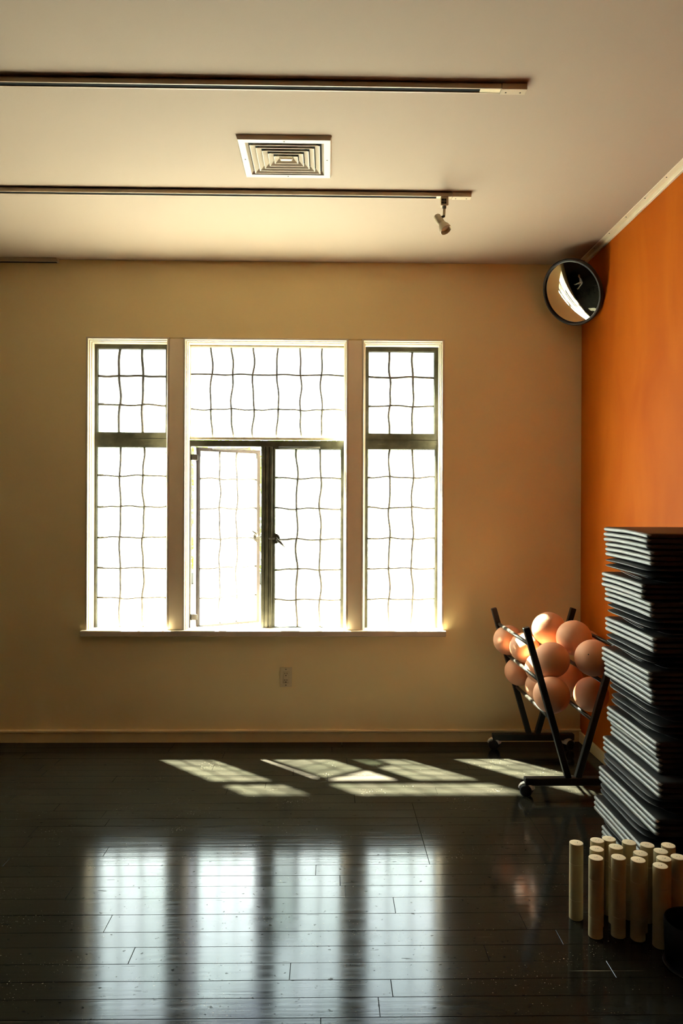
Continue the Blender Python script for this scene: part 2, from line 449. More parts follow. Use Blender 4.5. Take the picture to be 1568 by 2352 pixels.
def leaded(parent, x0, x1, z0, z1, xs, zs, yc, seed, lead, rad=.0066, amp=.0070):
    """leaded light: every pane and every lead came is its own piece; pane edges follow the bowed cames"""
    rr = random.Random(seed)
    px_ = (x1 - x0) / (len(xs) + 1); pz_ = (z1 - z0) / (len(zs) + 1)
    V = [lambda z: x0] ; H = [lambda x: z0]
    for x in xs:
        w = wob(rr, amp, pz_); V.append(lambda z, x=x, w=w: x + w(z))
    for z in zs:
        w = wob(rr, amp * .6, px_); H.append(lambda x, z=z, w=w: z + w(x))
    V.append(lambda z: x1); H.append(lambda x: z1)
    def cross(i, j):
        x = V[i]((z0 + z1) / 2); z = H[j](x)
        for _ in range(6): x = V[i](z); z = H[j](x)
        return x, z
    for i in range(len(V) - 1):
        for j in range(len(H) - 1):
            c00, c10, c11, c01 = cross(i, j), cross(i + 1, j), cross(i + 1, j + 1), cross(i, j + 1)
            pts = []; K = 5
            for k in range(K): x = c00[0] + (c10[0] - c00[0]) * k / K; pts.append((x, H[j](x)))
            for k in range(K): z = c10[1] + (c11[1] - c10[1]) * k / K; pts.append((V[i + 1](z), z))
            for k in range(K): x = c11[0] + (c01[0] - c11[0]) * k / K; pts.append((x, H[j + 1](x)))
            for k in range(K): z = c01[1] + (c00[1] - c01[1]) * k / K; pts.append((V[i](z), z))
            bm = B(); bm.poly(pts, yc - .0012, yc + .0012)
            bm.bm.faces.ensure_lookup_table()
            for q, f in enumerate(bm.bm.faces): f.material_index = 0 if q == 0 else 1
            bm.obj('pane', [M['glass'], M['clear']], parent)
    for i in range(1, len(V) - 1):
        n = 8 * (len(H) - 1); pts = [(V[i](z0 + (z1 - z0) * k / n), yc, z0 + (z1 - z0) * k / n) for k in range(n + 1)]
        B().tube(pts, rad, 6, flat=.75).obj('came', lead, parent)
    for j in range(1, len(H) - 1):
        n = 8 * (len(V) - 1); pts = [(x0 + (x1 - x0) * k / n, yc, H[j](x0 + (x1 - x0) * k / n)) for k in range(n + 1)]
        B().tube(pts, rad * .92, 6, flat=.75).obj('came', lead, parent)

def rect(a, c):   # two pixel corners (top-left, bottom-right) on the sash plane
    (x0, z1), (x1, z0) = P(*a), P(*c)
    return (x0, x1, z0, z1)
def sash(name, parent, outer, inner, xs, zs, seed, mat=None, lead=None, dy=0.0, depth=.032, rad=.0066):
    o, i = rect(*outer), rect(*inner)
    s = B().ring(o, i, YS + dy, YS + dy + depth)
    s.ring((i[0] - .001, i[1] + .001, i[2] - .001, i[3] + .001), (i[0] + .003, i[1] - .003, i[2] + .003, i[3] - .003), YS + dy + .010, YS + dy + .022)
    s = s.obj(name, mat or M['steel'], parent)
    mid = (outer[0][1] + outer[1][1]) / 2; mx = (outer[0][0] + outer[1][0]) / 2
    leaded(s, i[0], i[1], i[2], i[3], [P(x, mid)[0] for x in xs], sorted(P(mx, z)[1] for z in zs), YS + dy + .016, seed, lead or M['lead'], rad)
    return s

def bay(name, xa, xb):
    w = structure(empty(name, (0, 0, 0)))
    moulding(xa, xb, OZ0, OZ1, w)
    return w
w1 = bay('window_1', OX0, Wx(388))
sash('upper_sash', w1, ((216, 789), (390, 1008)), ((224, 800), (380, 994)), (273, 326), (863, 929), 1, rad=.0085)
sash('lower_sash', w1, ((216, 1006), (390, 1446)), ((222, 1026), (380, 1442)), (274, 327), (1092, 1163, 1234, 1305, 1374), 2)
w3 = bay('window_3', Wx(830), OX1)
sash('upper_sash', w3, ((832, 796), (1008, 1012)), ((846, 807), (997, 997)), (895, 948), (866, 932), 3, rad=.0076)
sash('lower_sash', w3, ((832, 1010), (1008, 1450)), ((844, 1031), (998, 1446)), (894, 947), (1096, 1166, 1237, 1306, 1377), 4)
w2 = bay('window_2', Wx(420), Wx(799))
sash('transom_light', w2, ((428, 786), (798, 1011)), ((437, 796), (790, 1006)), (484, 532, 581, 637, 690, 738), (860, 940), 5, mat=M['putty'], rad=.0062)
# steel frame of the casement pair, with its ribbed centre mullion
o, i = rect((428, 1011), (798, 1448)), rect((438, 1025), (788, 1444))
fr = B().ring(o, i, YS - .004, YS + .04)
mxa, mxb = P(599, 1200)[0], P(626, 1200)[0]
fr.box(mxa, mxb, YS, YS + .04, i[2], i[3])
third = (mxb - mxa) / 3
for k in range(3): fr.box(mxa + third * k + .003, mxa + third * (k + 1) - .003, YS - .008, YS + .001, i[2], i[3], bev=.002)
fr.obj('casement_frame', M['steel'], w2)

def handle(parent, x, y, z, side, lever):
    """scalloped plate, spindle, tongue and a tapering lever"""
    pl = []
    for k in range(26):
        a = math.pi * (k / 25) - math.pi / 2
        r = .034 + .0035 * math.cos(k * 2.1)
        pl.append((x + side * (math.cos(a) * r), z + math.sin(a) * r * .95))
    pl.append((x, z + .033)); pl.insert(0, (x, z - .033))
    if side < 0: pl = pl[::-1]
    h = B(); h.poly(pl, y - .006, y).obj('handle_plate', M['iron'], parent)
    h = B()
    h.tube([(x + side * .012, y - .004, z), (x + side * .012, y - .03, z)], .009, 10)
    h.tube([(x + side * .012, y - .022, z), (x - side * .034, y - .022, z + .001)], [.005, .004], 8)
    h.obj('handle_spindle', M['iron'], parent)
    a = Vector((x + side * .012, y - .026, z)); e = a + Vector(lever)
    mid = a.lerp(e, .5) + Vector((0, -.012, 0.004))
    B().tube([a, a.lerp(mid, .5) + Vector((0, -.004, 0)), mid, e], [.006, .0085, .0075, .002], 8, flat=.55).obj('handle_lever', M['iron'], parent)

# right casement, shut
rc = sash('casement_sash', w2, ((625, 1024), (790, 1446)), ((631, 1031), (782, 1441)), (681, 735), (1098, 1168, 1239, 1308, 1378), 6, dy=-.002, depth=.03)
hx, hz = P(630, 1237)
handle(rc, hx, YS - .002, hz, 1, (.055, -.012, -.052))
sx0, sz0 = P(640, 1028); sx1, _ = P(735, 1028)
B().tube([(sx0, YS - .014, sz0), (sx1, YS - .014, sz0)], .006, 6).obj('stay_arm', M['iron'], rc)

# left casement, open outwards about its left edge
ro = rect((440, 1026), (602, 1444)); ri = rect((449, 1034), (594, 1439))
hinge = Vector((ro[0] + .026, YS + .030, 0.0))
sw = ro[1] - ro[0]
s = B().ring((0, sw, ro[2], ro[3]), (ri[0] - ro[0], ri[1] - ro[0], ri[2], ri[3]), 0, .034)
s.box(-.004, .014, -.006, .040, ro[2], ro[3], bev=.002)
lc = s.obj('casement_sash', M['steel_open'], w2, loc=hinge, rot=(0, 0, math.radians(32)))
leaded(lc, ri[0] - ro[0], ri[1] - ro[0], ri[2], ri[3], [sw * .37, sw * .64],
       sorted(P(520, z)[1] for z in (1098, 1168, 1239, 1308, 1378)), .016, 8, M['lead'], .0062)
handle(lc, sw - .016, 0, P(590, 1237)[1], -1, (-.050, -.012, .045))
B().tube([(.10, -.006, ro[3] - .006), (.26, -.055, ro[3] - .002), (.31, -.075, ro[3] + .002)], .0065, 6).obj('stay_arm', M['iron'], lc)
for zz in (ro[2] + .05, ro[3] - .08):
    B().box(-.038, .004, -.012, .012, zz, zz + .035, bev=.002).obj('hinge', M['iron'], lc)

# flat posts between the bays, and the sill
for k, (a, c) in enumerate(((388, 420), (799, 830))):
    structure(B().box(Wx(a), Wx(c), D - .003, D + .125, OZ0, OZ1 - .008, bev=.002).obj('trim_%d' % (k + 2), M['post']))
sx0, sx1 = atY(188, 1450, D).x, atY(1022, 1450, D).x
structure(B().box(sx0, sx1, D - .034, D + .0, OZ0 - .034, OZ0, bev=.003).box(OX0, OX1, D - .004, D + .125, OZ0 - .030, OZ0).obj('trim_4', M['trim']))
so = B(); so.poly([(0.125, OZ0 - .03), (.21, OZ0 - .05), (.21, OZ0 - .02), (.125, OZ0)], OX0 - .03, OX1 + .03)
me = so.mesh('trim_5', M['outside']); me.transform(Matrix(((0, 1, 0, 0), (1, 0, 0, D), (0, 0, 1, 0), (0, 0, 0, 1)))); me.flip_normals()
structure(link('trim_5', me))

structure(B().box(OX0 - .2, OX1 + .2, YO, YO + .04, OZ1 + .0, OZ1 + .06, bev=.005).obj('trim_6', M['outside']))   # outside hood over the bays

# ------------------------------------------------------------------ outdoors
structure(B().box(-30, 30, YO, 60, -0.30, -0.10).obj('ground', M['ground']))
ke = B().box(-14, 12, 14.6, 14.9, -0.10, 0.12, bev=.02).obj('kerb', M['kerb'])
structure(ke)
def hedge():
    rr = random.Random(5)
    root = empty('hedge', (-1.0, 16.2, -0.10))
    tag(root, 'sunlit yellow-green hedge outside, seen through the open casement', 'hedge')
    vs, fs = [], []
    for k in range(9000):
        c = Vector((rr.uniform(-7, 7), rr.gauss(0, .45), 3.6 * rr.random() ** .8)); s_ = rr.uniform(.07, .16)
        q = Quaternion((rr.gauss(0, 1), rr.gauss(0, 1), rr.gauss(0, 1), rr.gauss(0, 1))).normalized()
        n = len(vs)
        for dx, dz in ((-.5, 0), (0, -1), (.5, 0), (0, 1)): vs.append(c + q @ Vector((dx * s_, 0, dz * s_)))
        fs.append((n, n + 1, n + 2, n + 3))
    me = bpy.data.meshes.new('foliage'); me.from_pydata([tuple(v) for v in vs], [], fs); me.materials.append(M['leaf'])
    tag(link('foliage', me, root), kind='stuff')
    for k in range(7):
        x = -6 + 2 * k + rr.uniform(-.4, .4)
        B().tube([(x, 0, 0), (x + .1, .05, 1.2), (x - .05, 0, 2.6)], [.07, .05, .02], 6).obj('stem', M['bark'], root)
hedge()

# ------------------------------------------------------------------ ceiling: tracks, spotlight, vent
def track(px_y, py, xpix_end, dpt, label, lead_in=.09):
    """surface track: enamel channel with a dark slot underneath and an end feed box"""
    Yc = dpt; xe = atY(xpix_end, py, Yc).x
    w, h = .034, .022
    root = empty('track_rail', (-4.0, Yc, ZC)); tag(root, label, 'track light', 'ceiling tracks')
    L_ = xe + 4.0
    ch = B()
    ch.box(0, L_ - lead_in, -w / 2, -w / 2 + .0065, -h, 0, bev=.001); ch.box(0, L_ - lead_in, w / 2 - .0065, w / 2, -h, 0, bev=.001)
    ch.box(0, L_ - lead_in, -w / 2, w / 2, -.006, 0)
    ch.obj('channel', M['track'], root)
    B().box(0, L_ - lead_in - .07, -w / 2 + .0065, w / 2 - .0065, -h + .003, -.006).obj('slot', M['slot'], root)
    B().box(L_ - lead_in - .07, L_ - lead_in, -w / 2 + .0065, w / 2 - .0065, -h + .001, -.006).obj('feed_insert', M['plastic'], root)
    B().box(L_ - lead_in + .002, L_, -w / 2 - .001, w / 2 + .001, -h - .002, -.0035, bev=.0015).obj('end_feed', M['track'], root)
    for dx in (.02, .07):
        B().lathe([(0, 0), (.003, 0), (.003, .001), (0, .0012)], 8).obj('screw', M['iron'], root, loc=(L_ - lead_in + dx, .004, -h - .0032))
    return root, xe
t1, x1e = track(0, 185, 1208, 2.545, 'long cream ceiling track with black slot, nearest the camera')
t2, x2e = track(0, 447, 1081, 3.42, 'cream ceiling track between the vent and the window wall, carrying a spotlight')
# short length fixed where wall and ceiling meet
tx = atY(137, 603, D).x
t3 = empty('track_rail', (-4.0, D - .03, ZC)); tag(t3, 'short cream track length high against the window wall at left', 'track light', 'ceiling tracks')
B().box(0, tx + 4.0, -.004, .029, -.022, -.001, bev=.002).obj('channel', M['track'], t3)
B().box(0, tx + 3.995, -.010, -.003, -.008, -.001).obj('flange', M['track'], t3)
B().box(0, tx + 3.99, .004, .020, -.0232, -.0215).obj('slot', M['slot'], t3)

sp = atY(1020, 452, 3.42)
root = empty('spotlight', (sp.x, 3.42, ZC - .022)); tag(root, 'small cream spotlight hanging from the ceiling track and aimed down', 'spotlight')
B().box(-.018, .018, -.014, .014, -.040, 0, bev=.002).obj('adapter', M['track'], root)
g = B()
for r_ in range(2):
    for c_ in range(3): g.box(-.015 + c_ * .008, -.009 + c_ * .008, -.0152, -.0138, -.020 - r_ * .013, -.010 - r_ * .013)
g.obj('adapter_grille', M['slot'], root)
B().lathe([(.006, -.052), (.009, -.050), (.010, -.040), (0, -.040)], 16).obj('collar', M['iron'], root)
B().obox((0, 0, -.050), (-.001, 0, -.088), .012, .006, bev=.001).obj('stem', M['track'], root)
B().tube([(.0, -.008, -.088), (-.014, -.008, -.094)], .006, 10).obj('knuckle', M['iron'], root)
ax = Vector((.42, -.36, -.83)).normalized()
rot = ax.to_track_quat('-Z', 'Y').to_matrix().to_4x4(); rot.translation = (-.030, 0, -.094)
hd = B().lathe([(0, .012), (.014, .012), (.0172, .007), (.0175, -.034), (.0165, -.036), (.0165, -.040), (.019, -.046), (.026, -.062), (.0285, -.080), (.0265, -.082), (.0245, -.076), (.020, -.062), (0, -.058)], 28, mat=rot)
hd.obj('lamp_head', M['track'], root, sharp=.7)
B().lathe([(0, -.060), (.009, -.061), (.012, -.066), (.0205, -.066), (.0205, -.0655)], 24, mat=rot).obj('bulb', M['lamp_glass'], root)

# square vent: stepped concentric louvres
va, vb = atZ(541, 309, ZC), atZ(762, 311, ZC); vc = atZ(567, 400, ZC)
vw = vb.x - va.x; vcx = (va.x + vb.x) / 2 + .0; vcy = (va.y + vc.y) / 2; vh = (vc.y - va.y) / 2 - .0
root = empty('ceiling_vent', (vcx, vcy, ZC)); tag(root, 'square cream ceiling vent with nested louvres between the two tracks', 'vent')
def frustum(bm, h0x, h0y, z0, h1x, h1y, z1):
    a = [bm.bm.verts.new((sx * h0x, sy * h0y, z0)) for sx, sy in ((-1, -1), (1, -1), (1, 1), (-1, 1))]
    c = [bm.bm.verts.new((sx * h1x, sy * h1y, z1)) for sx, sy in ((-1, -1), (1, -1), (1, 1), (-1, 1))]
    for k in range(4): bm.bm.faces.new([a[k], a[(k + 1) % 4], c[(k + 1) % 4], c[k]])
hx_ = vw / 2; hy_ = vh
fr = B(); ins = .050
frustum(fr, hx_, hy_, 0, hx_ - .006, hy_ - .006, -.016)
frustum(fr, hx_ - .006, hy_ - .006, -.016, hx_ - .032, hy_ - .032, -.016)
frustum(fr, hx_ - .032, hy_ - .032, -.016, hx_ - .042, hy_ - .042, -.001)
fr.obj('vent_frame', M['vent'], root)
B().box(-hx_ + .03, hx_ - .03, -hy_ + .03, hy_ - .03, -.0015, -.0003).obj('vent_throat', M['slot'], root)
n_l = 5; step = (min(hx_, hy_) - .05) / (n_l + .3)
for k in range(n_l):
    ox, oy = hx_ - .048 - step * k, hy_ - .048 - step * k
    l = B()
    frustum(l, ox, oy, -.018, ox - .0025, oy - .0025, -.018)
    frustum(l, ox - .0025, oy - .0025, -.018, ox - .020, oy - .020, -.003)
    frustum(l, ox, oy, -.018, ox - .0175, oy - .0175, -.002)
    l.obj('louvre', M['vent'], root)
ce = B(); ox, oy = max(.012, hx_ - .048 - step * n_l), max(.012, hy_ - .048 - step * n_l)
ce.box(-ox, ox, -oy, oy, -.017, -.004, bev=.004); ce.obj('vent_core', M['vent'], root)
for sx, sy in ((-1, 0), (1, 0), (0, -1), (0, 1)):
    B().lathe([(0, -.0012), (.003, -.001), (.0035, 0)], 8).obj('screw', M['iron'], root, loc=(sx * (hx_ - .019), sy * (hy_ - .019), -.0162))

# ------------------------------------------------------------------ outlet
oc = atY(656.5, 1555, D)
root = empty('wall_outlet', (oc.x, D, oc.z)); tag(root, 'ivory double power outlet on the wall under the window', 'outlet')
ow, oh = .0355, .0575
B().ring((-ow, ow, -oh, oh), (-.0175, .0175, -.034, .034), -.006, -.001).obj('cover_plate', M['plastic'], root)
B().box(-.0168, .0168, -.0045, .001, -.0333, .0333, bev=.0008).obj('receptacle', M['plastic'], root)
for zz in (.019, -.020):
    for xx in (-.0062, .0062): B().box(xx - .0013, xx + .0013, -.0052, -.004, zz - .004 + .003, zz + .004 + .003).obj('slot', M['slot'], root)
    B().lathe([(0, 0), (.0028, 0), (.0028, .001), (0, .001)], 10).obj('ground_hole', M['slot'], root, loc=(0, -.0045, zz - .009), rot=(math.pi / 2, 0, 0))
for zz in (.047, -.047):
    B().lathe([(0, 0), (.003, 0), (.003, .001), (0, .0013)], 10).obj('screw', M['iron'], root, loc=(0, -.006, zz), rot=(math.pi / 2, 0, 0))

# ------------------------------------------------------------------ convex mirror in the corner
mc = atY(1313, 672, 4.15)
toc = (EYE - mc).normalized()
rv = (RGT - toc * RGT.dot(toc)).normalized(); uv = (UPV - toc * UPV.dot(toc)).normalized()
tl = math.radians(37.5)
nrm = (toc * math.cos(tl) + (rv * -.883 + uv * -.469) * math.sin(tl)).normalized()
root = empty('convex_mirror', mc); root.rotation_mode = 'QUATERNION'; root.rotation_quaternion = nrm.to_track_quat('Z', 'Y')
tag(root, 'round convex mirror with black rim high in the corner', 'mirror')
mr, sag = .176, .023
Rs = (mr * mr + sag * sag) / (2 * sag)
prof = [(0, sag)] + [(Rs * math.sin(t), sag - Rs * (1 - math.cos(t))) for t in [math.asin(mr / Rs) * k / 14 for k in range(1, 15)]]
B().lathe(prof, 72).obj('mirror_glass', M['mirror'], root)
B().lathe([(mr - .004, .004), (mr, .010), (mr + .008, .010), (mr + .014, .002), (mr + .013, -.012), (mr + .004, -.020), (0, -.022)], 72).obj('rim', M['black'], root, sharp=.8)
q = root.rotation_quaternion.inverted()
cornr = Vector((XR - .01, D - .01, mc.z + .05))
B().tube([(0, 0, -.02), tuple(q @ (cornr - mc))], .011, 10).obj('bracket_arm', M['black'], root)
bk = cornr - mc
B().box(-.03, .012, -.012, .012, -.04, .04, bev=.002).obj('bracket_plate', M['black'], root, loc=q @ (bk + Vector((-.0, -.006, 0))), rot=q.to_euler())

# ------------------------------------------------------------------ ball cart
cn, cf = 3.55, 4.245
cxm = (atY(1205, 1443, cn).x + atY(1322, 1393, cf).x) / 2 - .005
topw = cxm - atY(1207, 1445, cn).x; zt_ = .815; zb_ = .094; botw = .024
cart = empty('ball_cart', (cxm, (cn + cf) / 2, 0)); tag(cart, 'black V-shaped metal rack on casters holding the peach balls', 'cart')
hl = (cf - cn) / 2
for yy in (-hl, hl):
    for sx in (-1, 1):
        B().obox((sx * botw, yy + sx * .002, zb_ - .004), (sx * topw, yy + sx * .002, zt_), .030, .030, u=(0, 1, 0), bev=.0025).obj('leg', M['black'], cart)
    B().box(-.235, .235, yy - .018, yy + .018, .056, .093, bev=.003).obj('base_bar', M['black'], cart)
    for sx in (-1, 1):
        cst = B().tube([(0, 0, .058), (0, 0, .046)], .009, 10)
        cst.box(-.015, .017, -.0115, .0115, .030, .050, bev=.003)
        cst = cst.obj('caster', M['black'], cart, loc=(sx * .212, yy, 0), rot=(0, 0, sx * .5))
        for s2 in (-1, 1):
            B().lathe([(0, -.008), (.022, -.008), (.029, -.004), (.030, 0), (.029, .004), (.022, .008), (0, .008)], 22).obj('wheel', M['rubber'], cst, loc=(-.012, s2 * .0165, .030), rot=(math.pi / 2, 0, 0))
        hd = B()
        arc = [(-.012 + math.cos(math.radians(a)) * .033, 0, .030 + math.sin(math.radians(a)) * .033) for a in range(15, 170, 15)]
        hd.tube(arc, .009, 8, flat=2.2).obj('hood', M['wheel'], cst)
for zr in (.725, .548, .365):
    xr = botw + (topw - botw) * (zr - zb_) / (zt_ - zb_)
    for sx in (-1, 1):
        B().tube([(sx * (xr - .004), -hl, zr), (sx * (xr - .004), hl, zr)], .0095, 12).obj('rail', M['rod'], cart)

# balls: (pixel centre, depth, radius) and what sets each apart
BALLS = [
 (1170, 1467.5, 4.13, .084, 'peach ball at the far left top of the rack, poking out past the upper rail'),
 (1193, 1540, 4.13, .079, 'peach ball at the lower left of the rack, behind the middle rail'),
 (1214, 1493, 3.99, .082, 'peach ball crossed by the upper rail, next to the far left ball'),
 (1236, 1531, 3.87, .082, 'brightly lit peach ball behind the front leg and the middle rail'),
 (1244, 1575, 4.02, .084, 'mostly hidden peach ball low behind the front bottom ball'),
 (1262, 1456, 3.93, .090, 'brightest peach ball, topmost in the rack'),
 (1312, 1473, 3.80, .090, 'peach ball with a crease of shadow, right of the topmost ball'),
 (1258, 1519, 3.80, .0895, 'peach ball in the middle of the heap, right of the front leg'),
 (1357, 1521.5, 3.68, .090, 'peach ball with a small black valve dot, beside the mats'),
 (1262.5, 1591, 3.69, .090, 'peach ball lowest at the front, crossed by the front leg'),
 (1340, 1599, 3.80, .088, 'shaded peach ball lowest at the right, under the ball with the valve dot'),
 (1305, 1552, 3.90, .086, 'peach ball deep in the heap between the middle ball and the valve-dot ball'),
 (1356, 1476, 4.06, .086, 'peach ball at the back right, mostly behind the creased ball'),
]
bp = [[atY(a, c, d), r] for a, c, d, r, _ in BALLS]
for it in range(150):
    for i in range(len(bp)):
        for j in range(i + 1, len(bp)):
            dv = bp[j][0] - bp[i][0]; need = (bp[i][1] + bp[j][1]) * .992 - dv.length
            if need > 0:
                dn = dv.normalized(); dn = Vector((dn.x * .35, dn.y * 1.0 + (1e-3 if dn.y >= 0 else -1e-3), dn.z * .25)).normalized()
                bp[i][0] = bp[i][0] - dn * need * .35; bp[j][0] = bp[j][0] + dn * need * .35
    for p_ in bp:
        for zr in (.725, .548, .365):
            xr = botw + (topw - botw) * (zr - zb_) / (zt_ - zb_) - .004
            for sx in (-1, 1):
                dx, dz = p_[0].x - (cxm + sx * xr), p_[0].z - zr
                dd = math.hypot(dx, dz); need = p_[1] + .0097 - dd
                if need > 0: p_[0].x += dx / dd * need * .6; p_[0].z += dz / dd * need * .6
        p_[0].y = max(p_[0].y, cn + .017 + p_[1]) if p_[0].z < .84 else p_[0].y
        p_[0].y = min(p_[0].y, D - p_[1] - .003); p_[0].x = min(p_[0].x, XR - p_[1] - .003)
def ball_mesh(r):
    bm = B(); prof = []
    for k in range(25):
        a = -math.pi / 2 + math.pi * k / 24; prof.append((max(0, r * math.cos(a)), r * math.sin(a)))
    prof[0] = (0, -r); prof[-1] = (0, r)
    return bm.lathe(prof, 48).mesh('exercise_ball', M['ball'])
for (p_, r), inf in zip(bp, BALLS):
    o = link('exercise_ball', ball_mesh(r), None, p_, (R.uniform(0, 3), R.uniform(0, 3), R.uniform(0, 3)))
    tag(o, inf[4], 'ball', 'peach balls in the rack')
    if 'valve dot, beside' in inf[4]:
        o.rotation_euler = (0, 0, 0)
        d_ = (-ray(1330, 1502)).normalized(); off = (RGT * -.30 + UPV * .21)
        n_ = (d_ * .93 + off).normalized()
        v = B().lathe([(0, .0015), (.003, .001), (.0035, -.002), (0, -.004)], 12).obj('valve', M['rubber'], o, loc=n_ * r)
        v.rotation_mode = 'QUATERNION'; v.rotation_quaternion = n_.to_track_quat('Z', 'Y')
        v['label'] = 'black valve plug'

# ------------------------------------------------------------------ stack of folded mats
ZTOP = 1.312
MATS = [  # kind, far pixel x, near pixel x (from the top down)
 ('L', 1382, 1484), ('L', 1386, 1493), ('D', 1377, 1484), ('L', 1378, 1473), ('L', 1385, 1493), ('D', 1382, 1491),
 ('L', 1386, 1499), ('D', 1380, 1486), ('L', 1379, 1490), ('L', 1384, 1496), ('D', 1388, 1501), ('D', 1392, 1507),
 ('L', 1391, 1507), ('L', 1399, 1513), ('L', 1382, 1513), ('D', 1374, 1497), ('L', 1373, 1506), ('D', 1368, 1480),
 ('L', 1362, 1490), ('D', 1376, 1495), ('L', 1380, 1500)]
ORD = ['topmost', 'second', 'third', 'fourth', 'fifth', 'sixth', 'seventh', 'eighth', 'ninth', 'tenth', 'eleventh', 'twelfth', 'thirteenth',
       'fourteenth', 'fifteenth', 'sixteenth', 'seventeenth', 'eighteenth', 'nineteenth', 'twentieth', 'lowest']
MH = ZTOP / len(MATS)
YF = 3.09
def panel(L_, W, t, kind, droop, rr):
    """one padded panel: left edge at x=0, near end y=0, far end y=L_"""
    if kind == 'L':
        prof = [(.016, 0), (.0085, .0012), (.0035, .0042), (.0010, .0072), (.0034, .0084), (.0004, .0096), (.0, .0125), (.0022, .0160), (.0070, t - .0015), (.016, t)]
        end = [(0.0, .0), (.004, .7), (.012, .95), (.03, 1.0)]
    else:
        prof = [(.045, 0), (.018, .0035), (.004, .0088), (.0, t / 2), (.004, t - .0088), (.018, t - .0035), (.045, t)]
        end = [(0.0, .05), (.02, .55), (.05, .85), (.10, 1.0)]
    right = [(W - .006, t), (W, t * .7), (W, t * .3), (W - .006, 0)]
    sec = prof + right
    ys = [(e, f) for e, f in end] + [(L_ * k / 8, 1.0) for k in range(2, 7)] + [(L_ - e, f) for e, f in end[::-1]]
    bm = B(); rings = []
    wv = wob(rr, .0008, .2)
    for y_, f in ys:
        s_ = 1 - y_ / L_
        dz = -droop * s_ ** 2.2 + wv(y_)
        ix = (1 - f) * (.010 if kind == 'L' else .030)
        rings.append([bm.bm.verts.new((min(x + ix, W), y_, t / 2 + (z - t / 2) * (.55 + .45 * f if kind == 'L' else .12 + .88 * f) + dz)) for x, z in sec])
    n = len(sec)
    for a, c in zip(rings[:-1], rings[1:]):
        for k in range(n):
            f = bm.bm.faces.new([a[k], a[(k + 1) % n], c[(k + 1) % n], c[k]]); f.smooth = True
            f.material_index = 1 if kind == 'L' and 3 <= k <= 7 else 0  # grey piping stays on the upper edge; lower part darkened as painted shade
    bm.bm.faces.new(rings[0]); bm.bm.faces.new(rings[-1][::-1])
    return bm
for k, (kind, fx, nx) in enumerate(MATS):
    rr = random.Random(100 + k)
    zb = ZTOP - MH * (k + 1)
    xl = atY(fx, 1400, YF).x
    yn = atX(nx, 1400, xl).y
    W = XR - .018 - xl - rr.uniform(0, .01); L_ = YF - yn
    kindtxt = {'L': 'grey folded exercise mat with three piped edges', 'D': 'dark folded exercise mat with pinched pointed edges'}[kind]
    pos = ('%s in the tall stack' % ORD[k]) if k in (0, 20) else ('%s from the top of the tall stack' % ORD[k])
    root = empty('folded_mat', (xl, yn, zb)); tag(root, kindtxt + ', ' + pos, 'exercise mat', 'folded mats in the stack')
    dr = .014 * (zb / ZTOP) ** 1.0
    if kind == 'L':
        t = MH / 3 - .0006
        for j in range(3):
            o = panel(L_, W, t, 'L', dr * (.9 + .1 * j), rr).obj('panel', [M['mat_dark'], M['mat_light']], root, loc=(rr.uniform(0, .002), 0, j * MH / 3))
    else:
        t = .0225
        for j in range(2):
            panel(L_ - rr.uniform(0, .004), W, t, 'D', dr, rr).obj('panel', M['mat_dark'], root, loc=(rr.uniform(0, .003), 0, MH - (2 - j) * (t + .0005)))
        t3_ = MH - 2 * t - .002
        panel(L_ - .14, W - .05, max(.012, t3_), 'D', dr, rr).obj('inner_panel', M['mat_dark'], root, loc=(.05, 0, .0002))
        y0 = L_ * .64
        arc = [(.022 + .03 * math.sin(math.pi * q / 10) * .0 + q * .0015, y0 - q * .016, t3_ * .95 - .016 * math.sin(math.pi * .5 * q / 10) - dr * (1 - (y0 - q * .016) / L_) ** 2.2) for q in range(11)]
        for q2 in range(2):
            B().tube([(x + .004 * q2, y_ - .006 * q2, z + .004 * q2 + .002) for x, y_, z in arc], .0011, 5).obj('strap', M['mat_light'], root)

# ------------------------------------------------------------------ cream tubes on the floor
TH, TR = .255, .0228
TUBES = [
 (1323, 1935, 'cream tube standing alone, leftmost of the group'),
 (1371, 1929.5, 'cream tube hindmost in the leftmost file of three'),
 (1398, 1926, 'cream tube furthest back of all, touching the foot of the mat stack'),
 (1370, 1949, 'cream tube in the middle of the leftmost file of three'),
 (1368, 1969, 'cream tube at the front of the leftmost file, beside the lone tube'),
 (1414, 1944, 'cream tube directly behind the second tube of the front row'),
 (1420, 1968, 'cream tube second from left in the front row of the cluster'),
 (1444, 1934, 'cream tube in the back row, second from left against the mats'),
 (1470.5, 1959, 'cream tube tucked right behind the third tube of the front row'),
 (1465, 1974, 'cream tube third from left in the front row of the cluster'),
 (1486, 1940, 'cream tube in the back row, centre right'),
 (1517, 1954, 'cream tube in the middle row at right, behind the two front right tubes'),
 (1524, 1971, 'cream tube close behind the foremost right tube'),
 (1516, 1987.5, 'cream tube foremost of all, at the right front'),
 (1534.5, 1941, 'cream tube in the back row, furthest right'),
 (1557, 1967.5, 'cream tube at the right edge of the picture, rightmost of the group'),
]
def tube_parts():
    def seg(z0, z1):
        return B().lathe([(TR - .0012, z0 + .0002), (TR, z0 + .0012), (TR, z1 - .0012), (TR - .0012, z1 - .0002)], 36)
    a, c = TH * .262, TH * .735
    body = B().lathe([(0, 0.0), (TR - .002, 0.0), (TR - .002, TH - .002), (0, TH - .002)], 36).mesh('core', M['tube'], .5)
    return (seg(0.0, a).mesh('lower_band', M['tube'], .5), seg(a, c).mesh('middle_band', M['tube'], .5), seg(c, TH).mesh('upper_band', M['tube'], .5), body,
            B().lathe([(TR - .0012, TH - .003), (TR - .0008, TH - .0003), (TR - .002, TH), (0, TH)], 36).mesh('end_disc', M['tube_top'], .5))
TM = tube_parts()
